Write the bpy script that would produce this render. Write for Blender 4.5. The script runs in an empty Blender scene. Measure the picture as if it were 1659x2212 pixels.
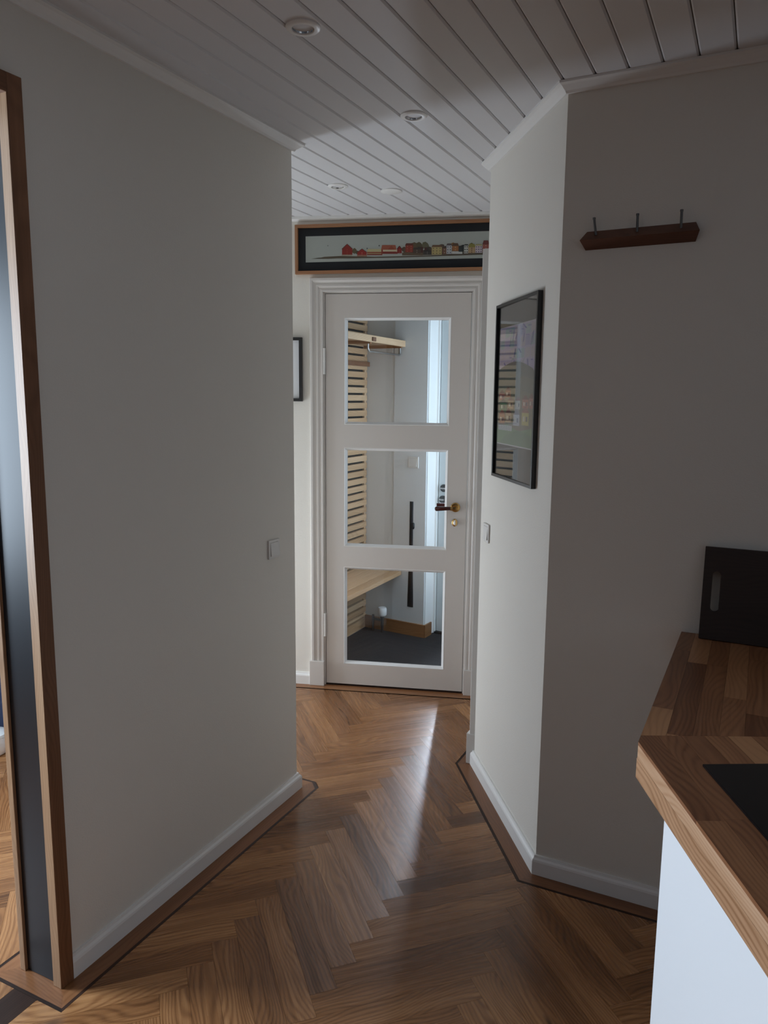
import bpy, bmesh, math, random
from mathutils import Vector, Matrix
random.seed(7)
S = bpy.context.scene
COL = S.collection
PI = math.pi

# ------------------------------------------------------------------ camera
PITCH, ROLL, FPX, CZ = 0.15153, 0.00922, 1638.9, 1.5
fwd = Vector((0, math.cos(PITCH), -math.sin(PITCH)))
u0 = Vector((0, math.sin(PITCH), math.cos(PITCH))); r0 = Vector((1, 0, 0))
rt = math.cos(ROLL) * r0 + math.sin(ROLL) * u0
up = math.cos(ROLL) * u0 - math.sin(ROLL) * r0
cam = bpy.data.cameras.new('camera'); camo = bpy.data.objects.new('camera', cam); COL.objects.link(camo)
camo.matrix_world = Matrix(((rt.x, up.x, -fwd.x, 0), (rt.y, up.y, -fwd.y, 0), (rt.z, up.z, -fwd.z, CZ), (0, 0, 0, 1)))
cam.sensor_fit = 'VERTICAL'; cam.sensor_height = 24.0; cam.lens = 24.0 * FPX / 2212
cam.clip_start = 0.02
S.camera = camo

# ------------------------------------------------------------------ axes of the house
AZ = math.radians(26.2)
VA = Vector((math.sin(AZ), math.cos(AZ), 0)); VB = Vector((math.cos(AZ), -math.sin(AZ), 0))
def ab(a, b, z=0): return VA * a + VB * b + Vector((0, 0, z))

# ------------------------------------------------------------------ world, lights, exposure
w = bpy.data.worlds.new('world'); S.world = w; w.use_nodes = True
w.node_tree.nodes['Background'].inputs[0].default_value = (0.55, 0.7, 1, 1)
w.node_tree.nodes['Background'].inputs[1].default_value = 0.3
S.view_settings.view_transform = 'Standard'; S.view_settings.look = 'None'
S.view_settings.exposure = 0.0; S.view_settings.gamma = 1.0; S.view_settings.use_curve_mapping = False
S.cycles.use_denoising = True
S.cycles.max_bounces = 10; S.cycles.diffuse_bounces = 6; S.cycles.glossy_bounces = 4; S.cycles.transparent_max_bounces = 12
S.cycles.caustics_reflective = False; S.cycles.caustics_refractive = False
S.cycles.sample_clamp_indirect = 4.0
def area_light(name, pos, direction, sx, sz, watts, col, spread=None):
    L = bpy.data.lights.new(name, 'AREA'); L.shape = 'RECTANGLE'; L.size = sx; L.size_y = sz
    L.energy = watts; L.color = col
    if spread: L.spread = math.radians(spread)
    o = bpy.data.objects.new(name, L); COL.objects.link(o); o.location = pos
    o.rotation_euler = Vector(direction).to_track_quat('-Z', 'Y').to_euler()
    return o
DAY = (0.80, 0.91, 1.0)
ROOM_B = -3.4            # outer wall of the side room
STEP_A, STEP_B = 2.20, -3.20     # an added light-blocking wall ends the side room here; a glazed garden door lights the passage
area_light('daylight_side_room', ab(0.47, ROOM_B + .03, 1.35), VB, .65, 1.3, 120, (.70, .845, 1.0))
area_light('daylight_passage', ab(2.62, STEP_B + .03, .60), VB, .34, 1.14, 24, (.74, .86, 1.0))
area_light('fill_kitchen', ab(-.5, 2.2, 1.5), -VB, 1.8, 1.1, 2.0, (0.95, 0.97, 1.0))  # added ambient fill; the wall behind it has no window

# ------------------------------------------------------------------ object helpers
def put(name, verts, faces, mat, parent=None, kind=None, smooth=False, uvs=None, rnd=None, mats=None, fmat=None, bevel=0, origin=None, wn=False):
    """verts are world coordinates; origin goes to the base centre"""
    vs = [Vector(v) for v in verts]
    if origin is None:
        lo = [min(v[i] for v in vs) for i in range(3)]; hi = [max(v[i] for v in vs) for i in range(3)]
        origin = Vector(((lo[0] + hi[0]) / 2, (lo[1] + hi[1]) / 2, lo[2]))
    me = bpy.data.meshes.new(name)
    me.from_pydata([v - origin for v in vs], [], faces)
    if uvs is not None:
        l = me.uv_layers.new(name='UVMap')
        for i, lp in enumerate(me.loops): l.data[i].uv = uvs[lp.vertex_index]
    if rnd is not None:
        at = me.attributes.new('rnd', 'FLOAT', 'FACE')
        for i in range(len(me.polygons)): at.data[i].value = rnd[i] if isinstance(rnd, (list, tuple)) else rnd
    bm = bmesh.new(); bm.from_mesh(me)
    if fmat is None: bmesh.ops.recalc_face_normals(bm, faces=bm.faces)
    if bevel: bmesh.ops.bevel(bm, geom=[e for e in bm.edges if len(e.link_faces) == 2 and e.calc_face_angle(0) > .5], offset=bevel, segments=2, profile=.6, affect='EDGES', clamp_overlap=True)
    bm.to_mesh(me); bm.free()
    for m in (mats or [mat]): me.materials.append(m)
    if fmat is not None:
        for p, i in zip(me.polygons, fmat): p.material_index = i
    if smooth:
        for p in me.polygons: p.use_smooth = True
        try: me.set_sharp_from_angle(angle=math.radians(40))
        except Exception: pass
    o = bpy.data.objects.new(name, me); COL.objects.link(o)
    if parent:
        o.parent = parent; q = parent; off = Vector()
        while q: off += q.location; q = q.parent
        o.location = origin - off
    else: o.location = origin
    if kind: o['kind'] = kind
    return o
def tag(o, label, cat, group=None):
    o['label'] = label; o['category'] = cat
    if group: o['group'] = group
    return o
def thing(name, loc, label=None, cat=None, group=None, kind=None):
    o = bpy.data.objects.new(name, None); COL.objects.link(o); o.location = loc; o.empty_display_size = .1
    if label: o['label'] = label
    if cat: o['category'] = cat
    if group: o['group'] = group
    if kind: o['kind'] = kind
    return o
class Fr:
    """local frame: x along the wall, y out of the wall, z up"""
    def __init__(s, o, ex, ey): s.o, s.ex, s.ey = Vector(o), Vector(ex), Vector(ey)
    def p(s, x, y, z=0): return s.o + s.ex * x + s.ey * y + Vector((0, 0, z))
WORLD = Fr((0, 0, 0), (1, 0, 0), (0, 1, 0))
FAB = Fr((0, 0, 0), VA, VB)          # x = a, y = b
def uvify(vs_local, grain):
    g = {'x': 0, 'y': 1, 'z': 2}[grain]; o = [i for i in range(3) if i != g]
    k = random.uniform(0, 50)
    return [(v[g] + k, v[o[0]] + v[o[1]] + k * 1.7) for v in vs_local]
def box(name, fr, x0, x1, y0, y1, z0, z1, mat, parent=None, bevel=0, grain=None, kind=None, rnd=None, smooth=False):
    lv = [(x, y, z) for z in (z0, z1) for x, y in ((x0, y0), (x1, y0), (x1, y1), (x0, y1))]
    f = [(3, 2, 1, 0), (4, 5, 6, 7), (0, 1, 5, 4), (1, 2, 6, 5), (2, 3, 7, 6), (3, 0, 4, 7)]
    return put(name, [fr.p(*v) for v in lv], f, mat, parent, kind, bevel=bevel, uvs=uvify(lv, grain) if grain else None,
               rnd=(random.random() if rnd is None else rnd) if grain else None, smooth=smooth)
def prism(name, pts, z0, z1, mat, parent=None, kind=None, bevel=0, fr=WORLD):
    n = len(pts)
    vs = [fr.p(p[0], p[1], z0) for p in pts] + [fr.p(p[0], p[1], z1) for p in pts]
    f = [tuple(range(n))[::-1], tuple(range(n, 2 * n))] + [(i, (i + 1) % n, n + (i + 1) % n, n + i) for i in range(n)]
    return put(name, vs, f, mat, parent, kind, bevel=bevel)
def vprism(name, fr, pts, y0, y1, mat, parent=None, kind=None, bevel=0, grain=None):
    """profile (x,z) extruded along the frame's y"""
    n = len(pts)
    lv = [(x, y0, z) for x, z in pts] + [(x, y1, z) for x, z in pts]
    f = [tuple(range(n))[::-1], tuple(range(n, 2 * n))] + [(i, (i + 1) % n, n + (i + 1) % n, n + i) for i in range(n)]
    return put(name, [fr.p(*v) for v in lv], f, mat, parent, kind, bevel=bevel, uvs=uvify(lv, grain) if grain else None, rnd=random.random() if grain else None)
def frame_mesh(name, fr, outer, holes, y0, y1, mat, parent=None, kind=None, bevel=0):
    """a slab with rectangular holes: outer=(x0,x1,z0,z1); grid construction"""
    xs = sorted({outer[0], outer[1], *[h[0] for h in holes], *[h[1] for h in holes]})
    zs = sorted({outer[2], outer[3], *[h[2] for h in holes], *[h[3] for h in holes]})
    def solid(i, j):
        if not (0 <= i < len(xs) - 1 and 0 <= j < len(zs) - 1): return False
        cx, cz = (xs[i] + xs[i + 1]) / 2, (zs[j] + zs[j + 1]) / 2
        return not any(h[0] < cx < h[1] and h[2] < cz < h[3] for h in holes)
    V, F, ix = [], [], {}
    def v(x, y, z):
        k = (round(x, 5), y, round(z, 5))
        if k not in ix: ix[k] = len(V); V.append(fr.p(x, y, z))
        return ix[k]
    for i in range(len(xs) - 1):
        for j in range(len(zs) - 1):
            if not solid(i, j): continue
            a, b, c, d = xs[i], xs[i + 1], zs[j], zs[j + 1]
            F.append((v(a, y0, c), v(b, y0, c), v(b, y0, d), v(a, y0, d))); F.append((v(a, y1, c), v(a, y1, d), v(b, y1, d), v(b, y1, c)))
            if not solid(i - 1, j): F.append((v(a, y0, c), v(a, y0, d), v(a, y1, d), v(a, y1, c)))
            if not solid(i + 1, j): F.append((v(b, y0, c), v(b, y1, c), v(b, y1, d), v(b, y0, d)))
            if not solid(i, j - 1): F.append((v(a, y0, c), v(a, y1, c), v(b, y1, c), v(b, y0, c)))
            if not solid(i, j + 1): F.append((v(a, y0, d), v(b, y0, d), v(b, y1, d), v(a, y1, d)))
    return put(name, V, F, mat, parent, kind, bevel=bevel)
def sweep(name, chain, side, prof, mat, parent=None, kind='structure', closed=False, smooth=False):
    """profile (offset, z) swept along a 2-D chain with mitres; side=+1: offset to the right of travel"""
    P = [Vector((p[0], p[1])) for p in chain]; n = len(P)
    def nrm(d): d = d.normalized(); return Vector((d.y, -d.x)) * side
    M = []
    for i in range(n):
        ns = []
        if i > 0 or closed: ns.append(nrm(P[i] - P[i - 1]))
        if i < n - 1 or closed: ns.append(nrm(P[(i + 1) % n] - P[i]))
        m = ns[0] if len(ns) == 1 else (ns[0] + ns[1]) / (1 + ns[0].dot(ns[1]))
        M.append(m)
    k = len(prof)
    V = [(P[i].x + M[i].x * o, P[i].y + M[i].y * o, z) for i in range(n) for o, z in prof]
    F = []
    for i in range(n if closed else n - 1):
        j = (i + 1) % n
        for q in range(k): F.append((i * k + q, i * k + (q + 1) % k, j * k + (q + 1) % k, j * k + q))
    if not closed: F += [tuple(range(k)), tuple(range((n - 1) * k, n * k))[::-1]]
    return put(name, V, F, mat, parent, kind, smooth=smooth)
def tube(name, pts, r, mat, parent=None, n=10, closed=True):
    P = [Vector(p) for p in pts]; V, F = [], []
    prev = None
    for i, p in enumerate(P):
        t = ((P[i] - P[i - 1]).normalized() if i else Vector()) + ((P[i + 1] - P[i]).normalized() if i < len(P) - 1 else Vector())
        t.normalize()
        if prev is None:
            x = t.cross(Vector((0, 0, 1)));
            if x.length < .1: x = t.cross(Vector((1, 0, 0)))
        else: x = prev - t * prev.dot(t)
        x.normalize(); y = t.cross(x); prev = x
        rr = r[i] if isinstance(r, (list, tuple)) else r
        V += [p + (x * math.cos(2 * PI * k / n) + y * math.sin(2 * PI * k / n)) * rr for k in range(n)]
    for i in range(len(P) - 1):
        for k in range(n): F.append((i * n + k, i * n + (k + 1) % n, (i + 1) * n + (k + 1) % n, (i + 1) * n + k))
    F += [tuple(range(n))[::-1], tuple(range((len(P) - 1) * n, len(P) * n))]
    return put(name, V, F, mat, parent, smooth=True)
def lathe(name, c, axis, prof, mat, parent=None, n=28, sx=1.0, cap=True):
    """profile (radius, height along axis)"""
    ax = Vector(axis).normalized(); x = ax.cross(Vector((0, 0, 1)))
    if x.length < .1: x = Vector((1, 0, 0))
    x.normalize(); y = ax.cross(x); c = Vector(c); V, F = [], []
    for r, h in prof: V += [c + ax * h + (x * math.cos(2 * PI * k / n) * sx + y * math.sin(2 * PI * k / n)) * r for k in range(n)]
    for i in range(len(prof) - 1):
        for k in range(n): F.append((i * n + k, i * n + (k + 1) % n, (i + 1) * n + (k + 1) % n, (i + 1) * n + k))
    if cap: F += [tuple(range(n))[::-1], tuple(range((len(prof) - 1) * n, len(prof) * n))]
    return put(name, V, F, mat, parent, smooth=True)

# ------------------------------------------------------------------ materials
def mat(name, col, rough=.5, metal=0, spec=.5, bump=None, vary=0, coat=0):
    m = bpy.data.materials.new(name); m.use_nodes = True; nt = m.node_tree; b = nt.nodes['Principled BSDF']
    b.inputs['Base Color'].default_value = (*col, 1); b.inputs['Roughness'].default_value = rough; b.inputs['Metallic'].default_value = metal
    b.inputs['Specular IOR Level'].default_value = spec
    if coat: b.inputs['Coat Weight'].default_value = coat; b.inputs['Coat Roughness'].default_value = .12
    tc = nt.nodes.new('ShaderNodeTexCoord')
    if bump:
        sc, st = bump
        nz = nt.nodes.new('ShaderNodeTexNoise'); nz.inputs['Scale'].default_value = sc; nz.inputs['Detail'].default_value = 3
        nt.links.new(tc.outputs['Object'], nz.inputs['Vector'])
        bp = nt.nodes.new('ShaderNodeBump'); bp.inputs['Strength'].default_value = st; bp.inputs['Distance'].default_value = .002
        nt.links.new(nz.outputs['Fac'], bp.inputs['Height']); nt.links.new(bp.outputs['Normal'], b.inputs['Normal'])
    if vary:
        nz = nt.nodes.new('ShaderNodeTexNoise'); nz.inputs['Scale'].default_value = 2.5; nz.inputs['Detail'].default_value = 4
        nt.links.new(tc.outputs['Object'], nz.inputs['Vector'])
        mx = nt.nodes.new('ShaderNodeMix'); mx.data_type = 'RGBA'; mx.inputs[6].default_value = (*[c * (1 - vary) for c in col], 1); mx.inputs[7].default_value = (*[min(1, c * (1 + vary)) for c in col], 1)
        nt.links.new(nz.outputs['Fac'], mx.inputs[0]); nt.links.new(mx.outputs[2], b.inputs['Base Color'])
    return m
def wood(name, dark, mid, light, rough=.4, spread=.35, spec=.5, gscale=1.0, bump=.15, knots=.0, ring=.085, aniso=0):
    """grain runs along the U of the UV map; each piece carries its own 'rnd' value"""
    m = bpy.data.materials.new(name); m.use_nodes = True; nt = m.node_tree; N = nt.nodes; Lk = nt.links.new; b = N['Principled BSDF']
    uv = N.new('ShaderNodeUVMap'); uv.uv_map = 'UVMap'
    at = N.new('ShaderNodeAttribute'); at.attribute_name = 'rnd'
    def noise(sc, det=3, ro=.55):
        mp = N.new('ShaderNodeMapping'); mp.inputs['Scale'].default_value = (sc[0] * gscale, sc[1] * gscale, 1); Lk(uv.outputs[0], mp.inputs[0])
        n = N.new('ShaderNodeTexNoise'); n.inputs['Scale'].default_value = 1; n.inputs['Detail'].default_value = det; n.inputs['Roughness'].default_value = ro
        Lk(mp.outputs[0], n.inputs['Vector']); return n
    n0 = noise((1.3, 7)); n1 = noise((2.0, 70), 4); n2 = noise((22, 480), 2); nd = noise((2.6, 7.5), 1)
    def mth(op, x, y):
        q = N.new('ShaderNodeMath'); q.operation = op
        for i, t in enumerate((x, y)):
            if isinstance(t, (int, float)): q.inputs[i].default_value = t
            else: Lk(t, q.inputs[i])
        return q.outputs[0]
    # cathedral figure: growth rings bent by a slow noise
    sp0 = N.new('ShaderNodeSeparateXYZ'); Lk(uv.outputs[0], sp0.inputs[0])
    ph = mth('ADD', sp0.outputs['Y'], mth('MULTIPLY', mth('SUBTRACT', nd.outputs['Fac'], .5), .16 / gscale))
    rg = mth('POWER', mth('ADD', mth('MULTIPLY', mth('SINE', mth('MULTIPLY', ph, 560 * gscale), 0), .5), .5), 2.0)
    g = mth('ADD', mth('MULTIPLY', n0.outputs['Fac'], .46), mth('ADD', mth('MULTIPLY', n1.outputs['Fac'], .34), mth('MULTIPLY', n2.outputs['Fac'], .14)))
    g = mth('ADD', g, mth('MULTIPLY', mth('SUBTRACT', .42, rg), ring))
    g = mth('ADD', g, .03)
    g = mth('ADD', g, mth('MULTIPLY', mth('SUBTRACT', at.outputs['Fac'], .5), spread))
    cr = N.new('ShaderNodeValToRGB'); e = cr.color_ramp.elements
    e[0].position = .25; e[0].color = (*dark, 1); e[1].position = .78; e[1].color = (*light, 1)
    q = e.new(.52); q.color = (*mid, 1)
    Lk(g, cr.inputs[0]); out = cr.outputs[0]
    if knots:
        mp4 = N.new('ShaderNodeMapping'); mp4.inputs['Scale'].default_value = (3.2, 11, 1); Lk(uv.outputs[0], mp4.inputs[0])
        vo = N.new('ShaderNodeTexVoronoi'); vo.inputs['Scale'].default_value = 1.0; Lk(mp4.outputs[0], vo.inputs['Vector'])
        kn = N.new('ShaderNodeMapRange'); kn.inputs[1].default_value = .03; kn.inputs[2].default_value = .11; kn.inputs[3].default_value = knots; kn.inputs[4].default_value = 0
        Lk(vo.outputs['Distance'], kn.inputs[0])
        # only a few cells carry a knot
        sp = N.new('ShaderNodeSeparateColor'); Lk(vo.outputs['Color'], sp.inputs[0])
        fac = mth('MULTIPLY', kn.outputs[0], mth('GREATER_THAN', sp.outputs[0], .8))
        mx = N.new('ShaderNodeMix'); mx.data_type = 'RGBA'; Lk(fac, mx.inputs[0]); Lk(out, mx.inputs[6]); mx.inputs[7].default_value = (*[c * .35 for c in dark], 1); out = mx.outputs[2]
    Lk(out, b.inputs['Base Color'])
    rr = N.new('ShaderNodeMapRange'); rr.inputs[3].default_value = rough - .06; rr.inputs[4].default_value = rough + .08; Lk(n1.outputs['Fac'], rr.inputs[0]); Lk(rr.outputs[0], b.inputs['Roughness'])
    b.inputs['Specular IOR Level'].default_value = spec
    if aniso:      # brushed grain: highlights spread across it
        tg = N.new('ShaderNodeTangent'); tg.direction_type = 'UV_MAP'; tg.uv_map = 'UVMap'; Lk(tg.outputs[0], b.inputs['Tangent'])
        b.inputs['Anisotropic'].default_value = aniso; b.inputs['Anisotropic Rotation'].default_value = .25
    bp = N.new('ShaderNodeBump'); bp.inputs['Strength'].default_value = bump; bp.inputs['Distance'].default_value = .0006; Lk(n2.outputs['Fac'], bp.inputs['Height']); Lk(bp.outputs[0], b.inputs['Normal'])
    return m
def glass(name, tint=(1, 1, 1), rough=0.0):
    m = bpy.data.materials.new(name); m.use_nodes = True; nt = m.node_tree; N = nt.nodes
    N.remove(N['Principled BSDF']); out = N['Material Output']
    tr = N.new('ShaderNodeBsdfTransparent'); tr.inputs[0].default_value = (*tint, 1)
    gl = N.new('ShaderNodeBsdfGlossy'); gl.inputs['Roughness'].default_value = rough
    fr = N.new('ShaderNodeFresnel'); fr.inputs[0].default_value = 1.5
    ml = N.new('ShaderNodeMath'); ml.operation = 'MULTIPLY'; ml.inputs[1].default_value = .55; ml.use_clamp = True
    mx = N.new('ShaderNodeMixShader'); nt.links.new(fr.outputs[0], ml.inputs[0]); nt.links.new(ml.outputs[0], mx.inputs[0]); nt.links.new(tr.outputs[0], mx.inputs[1]); nt.links.new(gl.outputs[0], mx.inputs[2])
    nt.links.new(mx.outputs[0], out.inputs[0]); return m
def vcol(name, rough=.6):
    m = bpy.data.materials.new(name); m.use_nodes = True; nt = m.node_tree
    a = nt.nodes.new('ShaderNodeAttribute'); a.attribute_name = 'ink'; nt.links.new(a.outputs['Color'], nt.nodes['Principled BSDF'].inputs['Base Color'])
    nt.nodes['Principled BSDF'].inputs['Roughness'].default_value = rough; return m
M_wall = mat('wall_paint', (.755, .724, .664), .85, bump=(260, .25))
M_lowbounce = mat('low_bounce_wall', (.20, .20, .21), .8)  # unseen walls made dark to absorb bounced daylight
M_entrywall = mat('entry_wall_paint', (.70, .72, .73), .85, bump=(260, .2))
M_ceil = mat('ceiling_paint', (.68, .675, .685), .6, bump=(90, .08))
M_gap = mat('ceiling_gap', (.35, .34, .34), .8)
M_trim = mat('white_gloss_trim', (.80, .79, .77), .38)
M_archi = mat('warm_white_casing_paint', (.64, .605, .57), .42)
M_door = mat('door_paint', (.62, .575, .535), .45)
M_white = mat('white_plastic', (.80, .80, .79), .35)
M_cab = mat('white_cabinet_lacquer', (.80, .80, .81), .4)
M_black = mat('black_frame', (.012, .012, .013), .35)
M_matboard = mat('black_mat_board', (.012, .014, .017), .9)
M_greymat = mat('charcoal_mat_board', (.035, .037, .036), .9)
M_panel = mat('black_lacquer_panel', (.014, .016, .020), .36, spec=.28)
M_hob = mat('black_glass', (.004, .004, .005), .08, spec=.3)
M_paper = mat('paper', (.62, .66, .60), .8)
M_paper2 = mat('white_paper', (.72, .73, .75), .8)
M_steel = mat('brushed_steel', (.42, .41, .40), .35, 1)
M_darksteel = mat('dark_steel', (.10, .10, .10), .4, 1)
M_entdoor = mat('entrance_door_paint', (.56, .60, .61), .5)
M_switch = mat('switch_plastic', (.70, .68, .65), .4)
M_pegsteel = mat('dull_steel', (.16, .155, .15), .4, 1)
M_chrome = mat('chrome', (.7, .71, .72), .15, 1)
M_brass = mat('brass', (.55, .34, .12), .22, 1)
M_lever = mat('red_brown_lever', (.05, .008, .006), .22)
M_carpet = mat('charcoal_carpet', (.014, .015, .017), .95, bump=(300, 1.0), vary=.35)
M_blackplastic = mat('black_plastic', (.008, .008, .010), .45)
M_wenge = wood('dark_inlay_wood', (.010, .005, .003), (.028, .012, .007), (.05, .023, .013), .5, spec=.25)
M_darkgap = mat('dark_backing', (.010, .009, .008), .9)
M_navy = mat('navy_fabric', (.02, .03, .07), .9, bump=(200, .5))
M_fleece = mat('fleece', (.75, .68, .64), .95, bump=(120, 1.0))
M_glass = glass('clear_glass')
M_lamp = mat('downlight_lens', (.55, .57, .58), .15, spec=.7)
M_ink = vcol('printed_ink')
M_oak = wood('oak_parquet', (.085, .031, .010), (.245, .104, .037), (.46, .228, .092), .26, .32, spec=.55, knots=.85, aniso=.33, ring=.15)
M_border = wood('oak_border', (.10, .036, .013), (.21, .085, .033), (.32, .145, .06), .33, .25)
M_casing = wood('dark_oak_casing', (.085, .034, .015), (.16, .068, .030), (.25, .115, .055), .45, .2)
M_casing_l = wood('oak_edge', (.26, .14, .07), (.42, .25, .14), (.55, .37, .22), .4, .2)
M_top = wood('oak_worktop', (.13, .046, .018), (.27, .115, .05), (.40, .195, .09), .36, .75, knots=.6, ring=.12)
M_topedge = wood('oak_worktop_edge', (.24, .105, .042), (.43, .235, .125), (.54, .33, .20), .4, .3, ring=.17)
M_slat = wood('light_oak_slat', (.34, .20, .10), (.50, .325, .185), (.62, .43, .27), .55, .35)
M_oakbase = wood('oak_skirting', (.17, .075, .028), (.27, .13, .052), (.38, .20, .09), .45, .2)
M_frame = wood('oak_picture_frame', (.20, .08, .035), (.32, .145, .065), (.42, .21, .10), .45, .2)
M_rack = wood('dark_oak_rack', (.06, .022, .012), (.13, .05, .027), (.20, .085, .045), .45, .2)
M_board = wood('walnut_board', (.014, .008, .006), (.028, .016, .012), (.045, .026, .02), .6, .2)

# ------------------------------------------------------------------ plan of the rooms
ZC = 2.348                                            # underside of the ceiling boards
# left partition
PA0, PA1, PB0, PB1 = 1.215, 2.312, -1.627, -1.502     # a from jamb to far end, b faces
# right walls
rW = Vector((.15731, -.98755, 0)); nW = Vector((-.98755, -.15731, 0)); oW = Vector((.376, 2.96759, 0))
eW2 = VB.copy(); nW2 = -VA
a2 = 2.2155                                           # a of the coat rack wall
W3 = oW + rW * .03
s_ = (a2 - oW.dot(VA)) / rW.dot(VA); W2 = oW + rW * s_
# door wall
dD = Vector((.9882, -.1534, 0)); nD = Vector((-.1534, -.9882, 0)); oD = Vector((-.297, 3.8054, 0))
FD = Fr(oD, dD, nD)
FR2 = Fr(W2, eW2, nW2)                                # coat rack wall
FRW = Fr(oW, rW, nW)                                  # picture wall
# passage side wall: from W3 along VA, faces -VB
t_ = (oD - W3).dot(nD) / VA.dot(nD); W4 = W3 + VA * t_
FSW = Fr(W3, VA, -VB)
KB = 2.25; AB0 = -1.65
dl = (STEP_B - oD.dot(VB)) / dD.dot(VB); WL = oD + dD * dl      # door wall meets side room wall
def xy(v): return (v.x, v.y)

# ------------------------------------------------------------------ setting: walls
ZT = 2.352
vprism('wall_left', FAB, [(AB0, 0), (-.62, 0), (-.62, 2.172), (PA0, 2.172), (PA0, 0), (PA1, 0), (PA1, ZT), (AB0, ZT)], PB0, PB1, M_wall, kind='structure')
# right side: mitred slabs 10 cm thick
def off2(p, n1, n2, d): n1, n2 = n1.normalized(), n2.normalized(); return p - (n1 + n2) / (1 + n1.dot(n2)) * d
i3 = off2(W3, nW, -VB, .1); i2 = off2(W2, nW, nW2, .1)
R2E = ab(a2, KB)
prism('wall_right', [xy(W2), xy(R2E), xy(R2E + VA * .1), xy(i2)], 0, ZT, M_wall, kind='structure')
prism('wall_passage', [xy(W3), xy(W2), xy(i2), xy(i3)], 0, ZT, M_wall, kind='structure')
prism('wall_side', [xy(W4), xy(W3), xy(i3), xy(W4 + VB * .1)], 0, ZT, M_wall, kind='structure')
DW, DH = .7135, 1.992
vprism('wall_back', FD, [(dl, 0), (-.012, 0), (-.012, DH + .014), (DW + .012, DH + .014), (DW + .012, 0), (1.3, 0), (1.3, ZT), (dl, ZT)], -.12, 0, M_wall, kind='structure')
FRM = Fr(ab(0, ROOM_B), VA, VB)
frame_mesh('wall_room', FRM, (AB0, STEP_A - .001, 0, ZT), [(.14, .80, .70, 2.0)], -.1, 0, M_lowbounce, kind='structure')
FST = Fr(ab(0, STEP_B), VA, VB)
prism('wall_light_block', [xy(ab(STEP_A, ROOM_B - .1)), xy(ab(STEP_A, PB0 - .001)), xy(ab(PA1 - .001, PB0 - .001)), xy(ab(PA1 - .001, ROOM_B - .1))], 0, ZT, M_wall, kind='structure')  # added wall, keeps side room daylight off the glazed door
frame_mesh('wall_garden', FST, (PA1 + .002, 2.94, 0, ZT), [(2.45, 2.79, .03, 1.18)], -.1, 0, M_wall, kind='structure')
for nm, fr, x0, x1, z0, z1 in (('window_1', FRM, .14, .80, .70, 2.0), ('window_2', FST, 2.45, 2.79, .03, 1.18)):
    wn_ = frame_mesh(nm, fr, (x0, x1, z0, z1), [(x0 + .05, x1 - .05, z0 + .05, z1 - .05)], -.08, -.01, M_trim, kind='structure')
    box('glass_pane', fr, x0 + .045, x1 - .045, -.05, -.044, z0 + .045, z1 - .045, M_glass, wn_)
prism('wall_behind', [xy(ab(AB0, ROOM_B)), xy(ab(AB0, KB)), xy(ab(AB0 - .1, KB)), xy(ab(AB0 - .1, ROOM_B))], 0, ZT, M_lowbounce, kind='structure')
prism('wall_kitchen', [xy(ab(AB0, KB)), xy(R2E), xy(R2E + VB * .1), xy(ab(AB0, KB + .1))], 0, ZT, M_lowbounce, kind='structure')

# ------------------------------------------------------------------ ceiling of tongue and groove boards
ceil = prism('ceiling', [(-6, -4), (5, -4), (5, 6.5), (-6, 6.5)], ZC + .012, ZC + .08, M_gap, kind='structure')
PITCH_B = .0853
def a_end(b):      # where a board reaches the door wall
    p0 = FD.p(0, -.03, 0); return (p0 - VB * b).dot(nD) / VA.dot(nD)
k = -26
while True:
    b1 = -.1203 - PITCH_B * k; b0 = b1 - PITCH_B; k += 1
    if b0 < ROOM_B - .05: break
    if b1 > KB + .1: continue
    g, h, ch = .0012, .011, .0042
    L0 = AB0 - .05
    sec = [(b0 + g, ZC + h), (b0 + g, ZC + ch), (b0 + g + ch * 1.1, ZC), (b1 - g - ch * 1.1, ZC), (b1 - g, ZC + ch), (b1 - g, ZC + h)]
    V = [ab(L0, b, z) for b, z in sec] + [ab(a_end(b), b, z) for b, z in sec]
    n = 6
    put('ceiling_board', V, [tuple(range(n)), tuple(range(n, 2 * n))[::-1]] + [(i, (i + 1) % n, n + (i + 1) % n, n + i) for i in range(n)], M_ceil, ceil)

# cornices and skirtings
CORN = [(0, ZC), (.034, ZC), (.034, ZC - .006), (.026, ZC - .010), (.012, ZC - .021), (.008, ZC - .027), (0, ZC - .027)]
SK = [(0, 0), (.015, 0), (.015, .044), (.013, .050), (.008, .055), (.006, .062), (0, .062)]
sweep('trim_1', [xy(ab(AB0, PB1)), xy(ab(PA1, PB1)), xy(ab(PA1, PB0)), xy(ab(AB0, PB0))], 1, CORN, M_trim)
sweep('trim_2', [xy(W4), xy(W3), xy(W2), xy(R2E)], 1, CORN, M_trim)
sweep('trim_3', [xy(WL), xy(W4)], 1, [(0, ZC), (.02, ZC), (.02, ZC - .012), (.008, ZC - .020), (0, ZC - .020)], M_trim)
sweep('baseboard_left', [xy(ab(PA0 + .014, PB1)), xy(ab(PA1, PB1)), xy(ab(PA1, PB0)), xy(ab(PA0 + .014, PB0))], 1, SK, M_trim)
sweep('baseboard_right', [xy(oW + rW * .008), xy(W2), xy(R2E)], 1, SK, M_trim)
sweep('baseboard_back', [xy(WL), xy(FD.p(-.082, 0))], 1, SK, M_trim)

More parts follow.
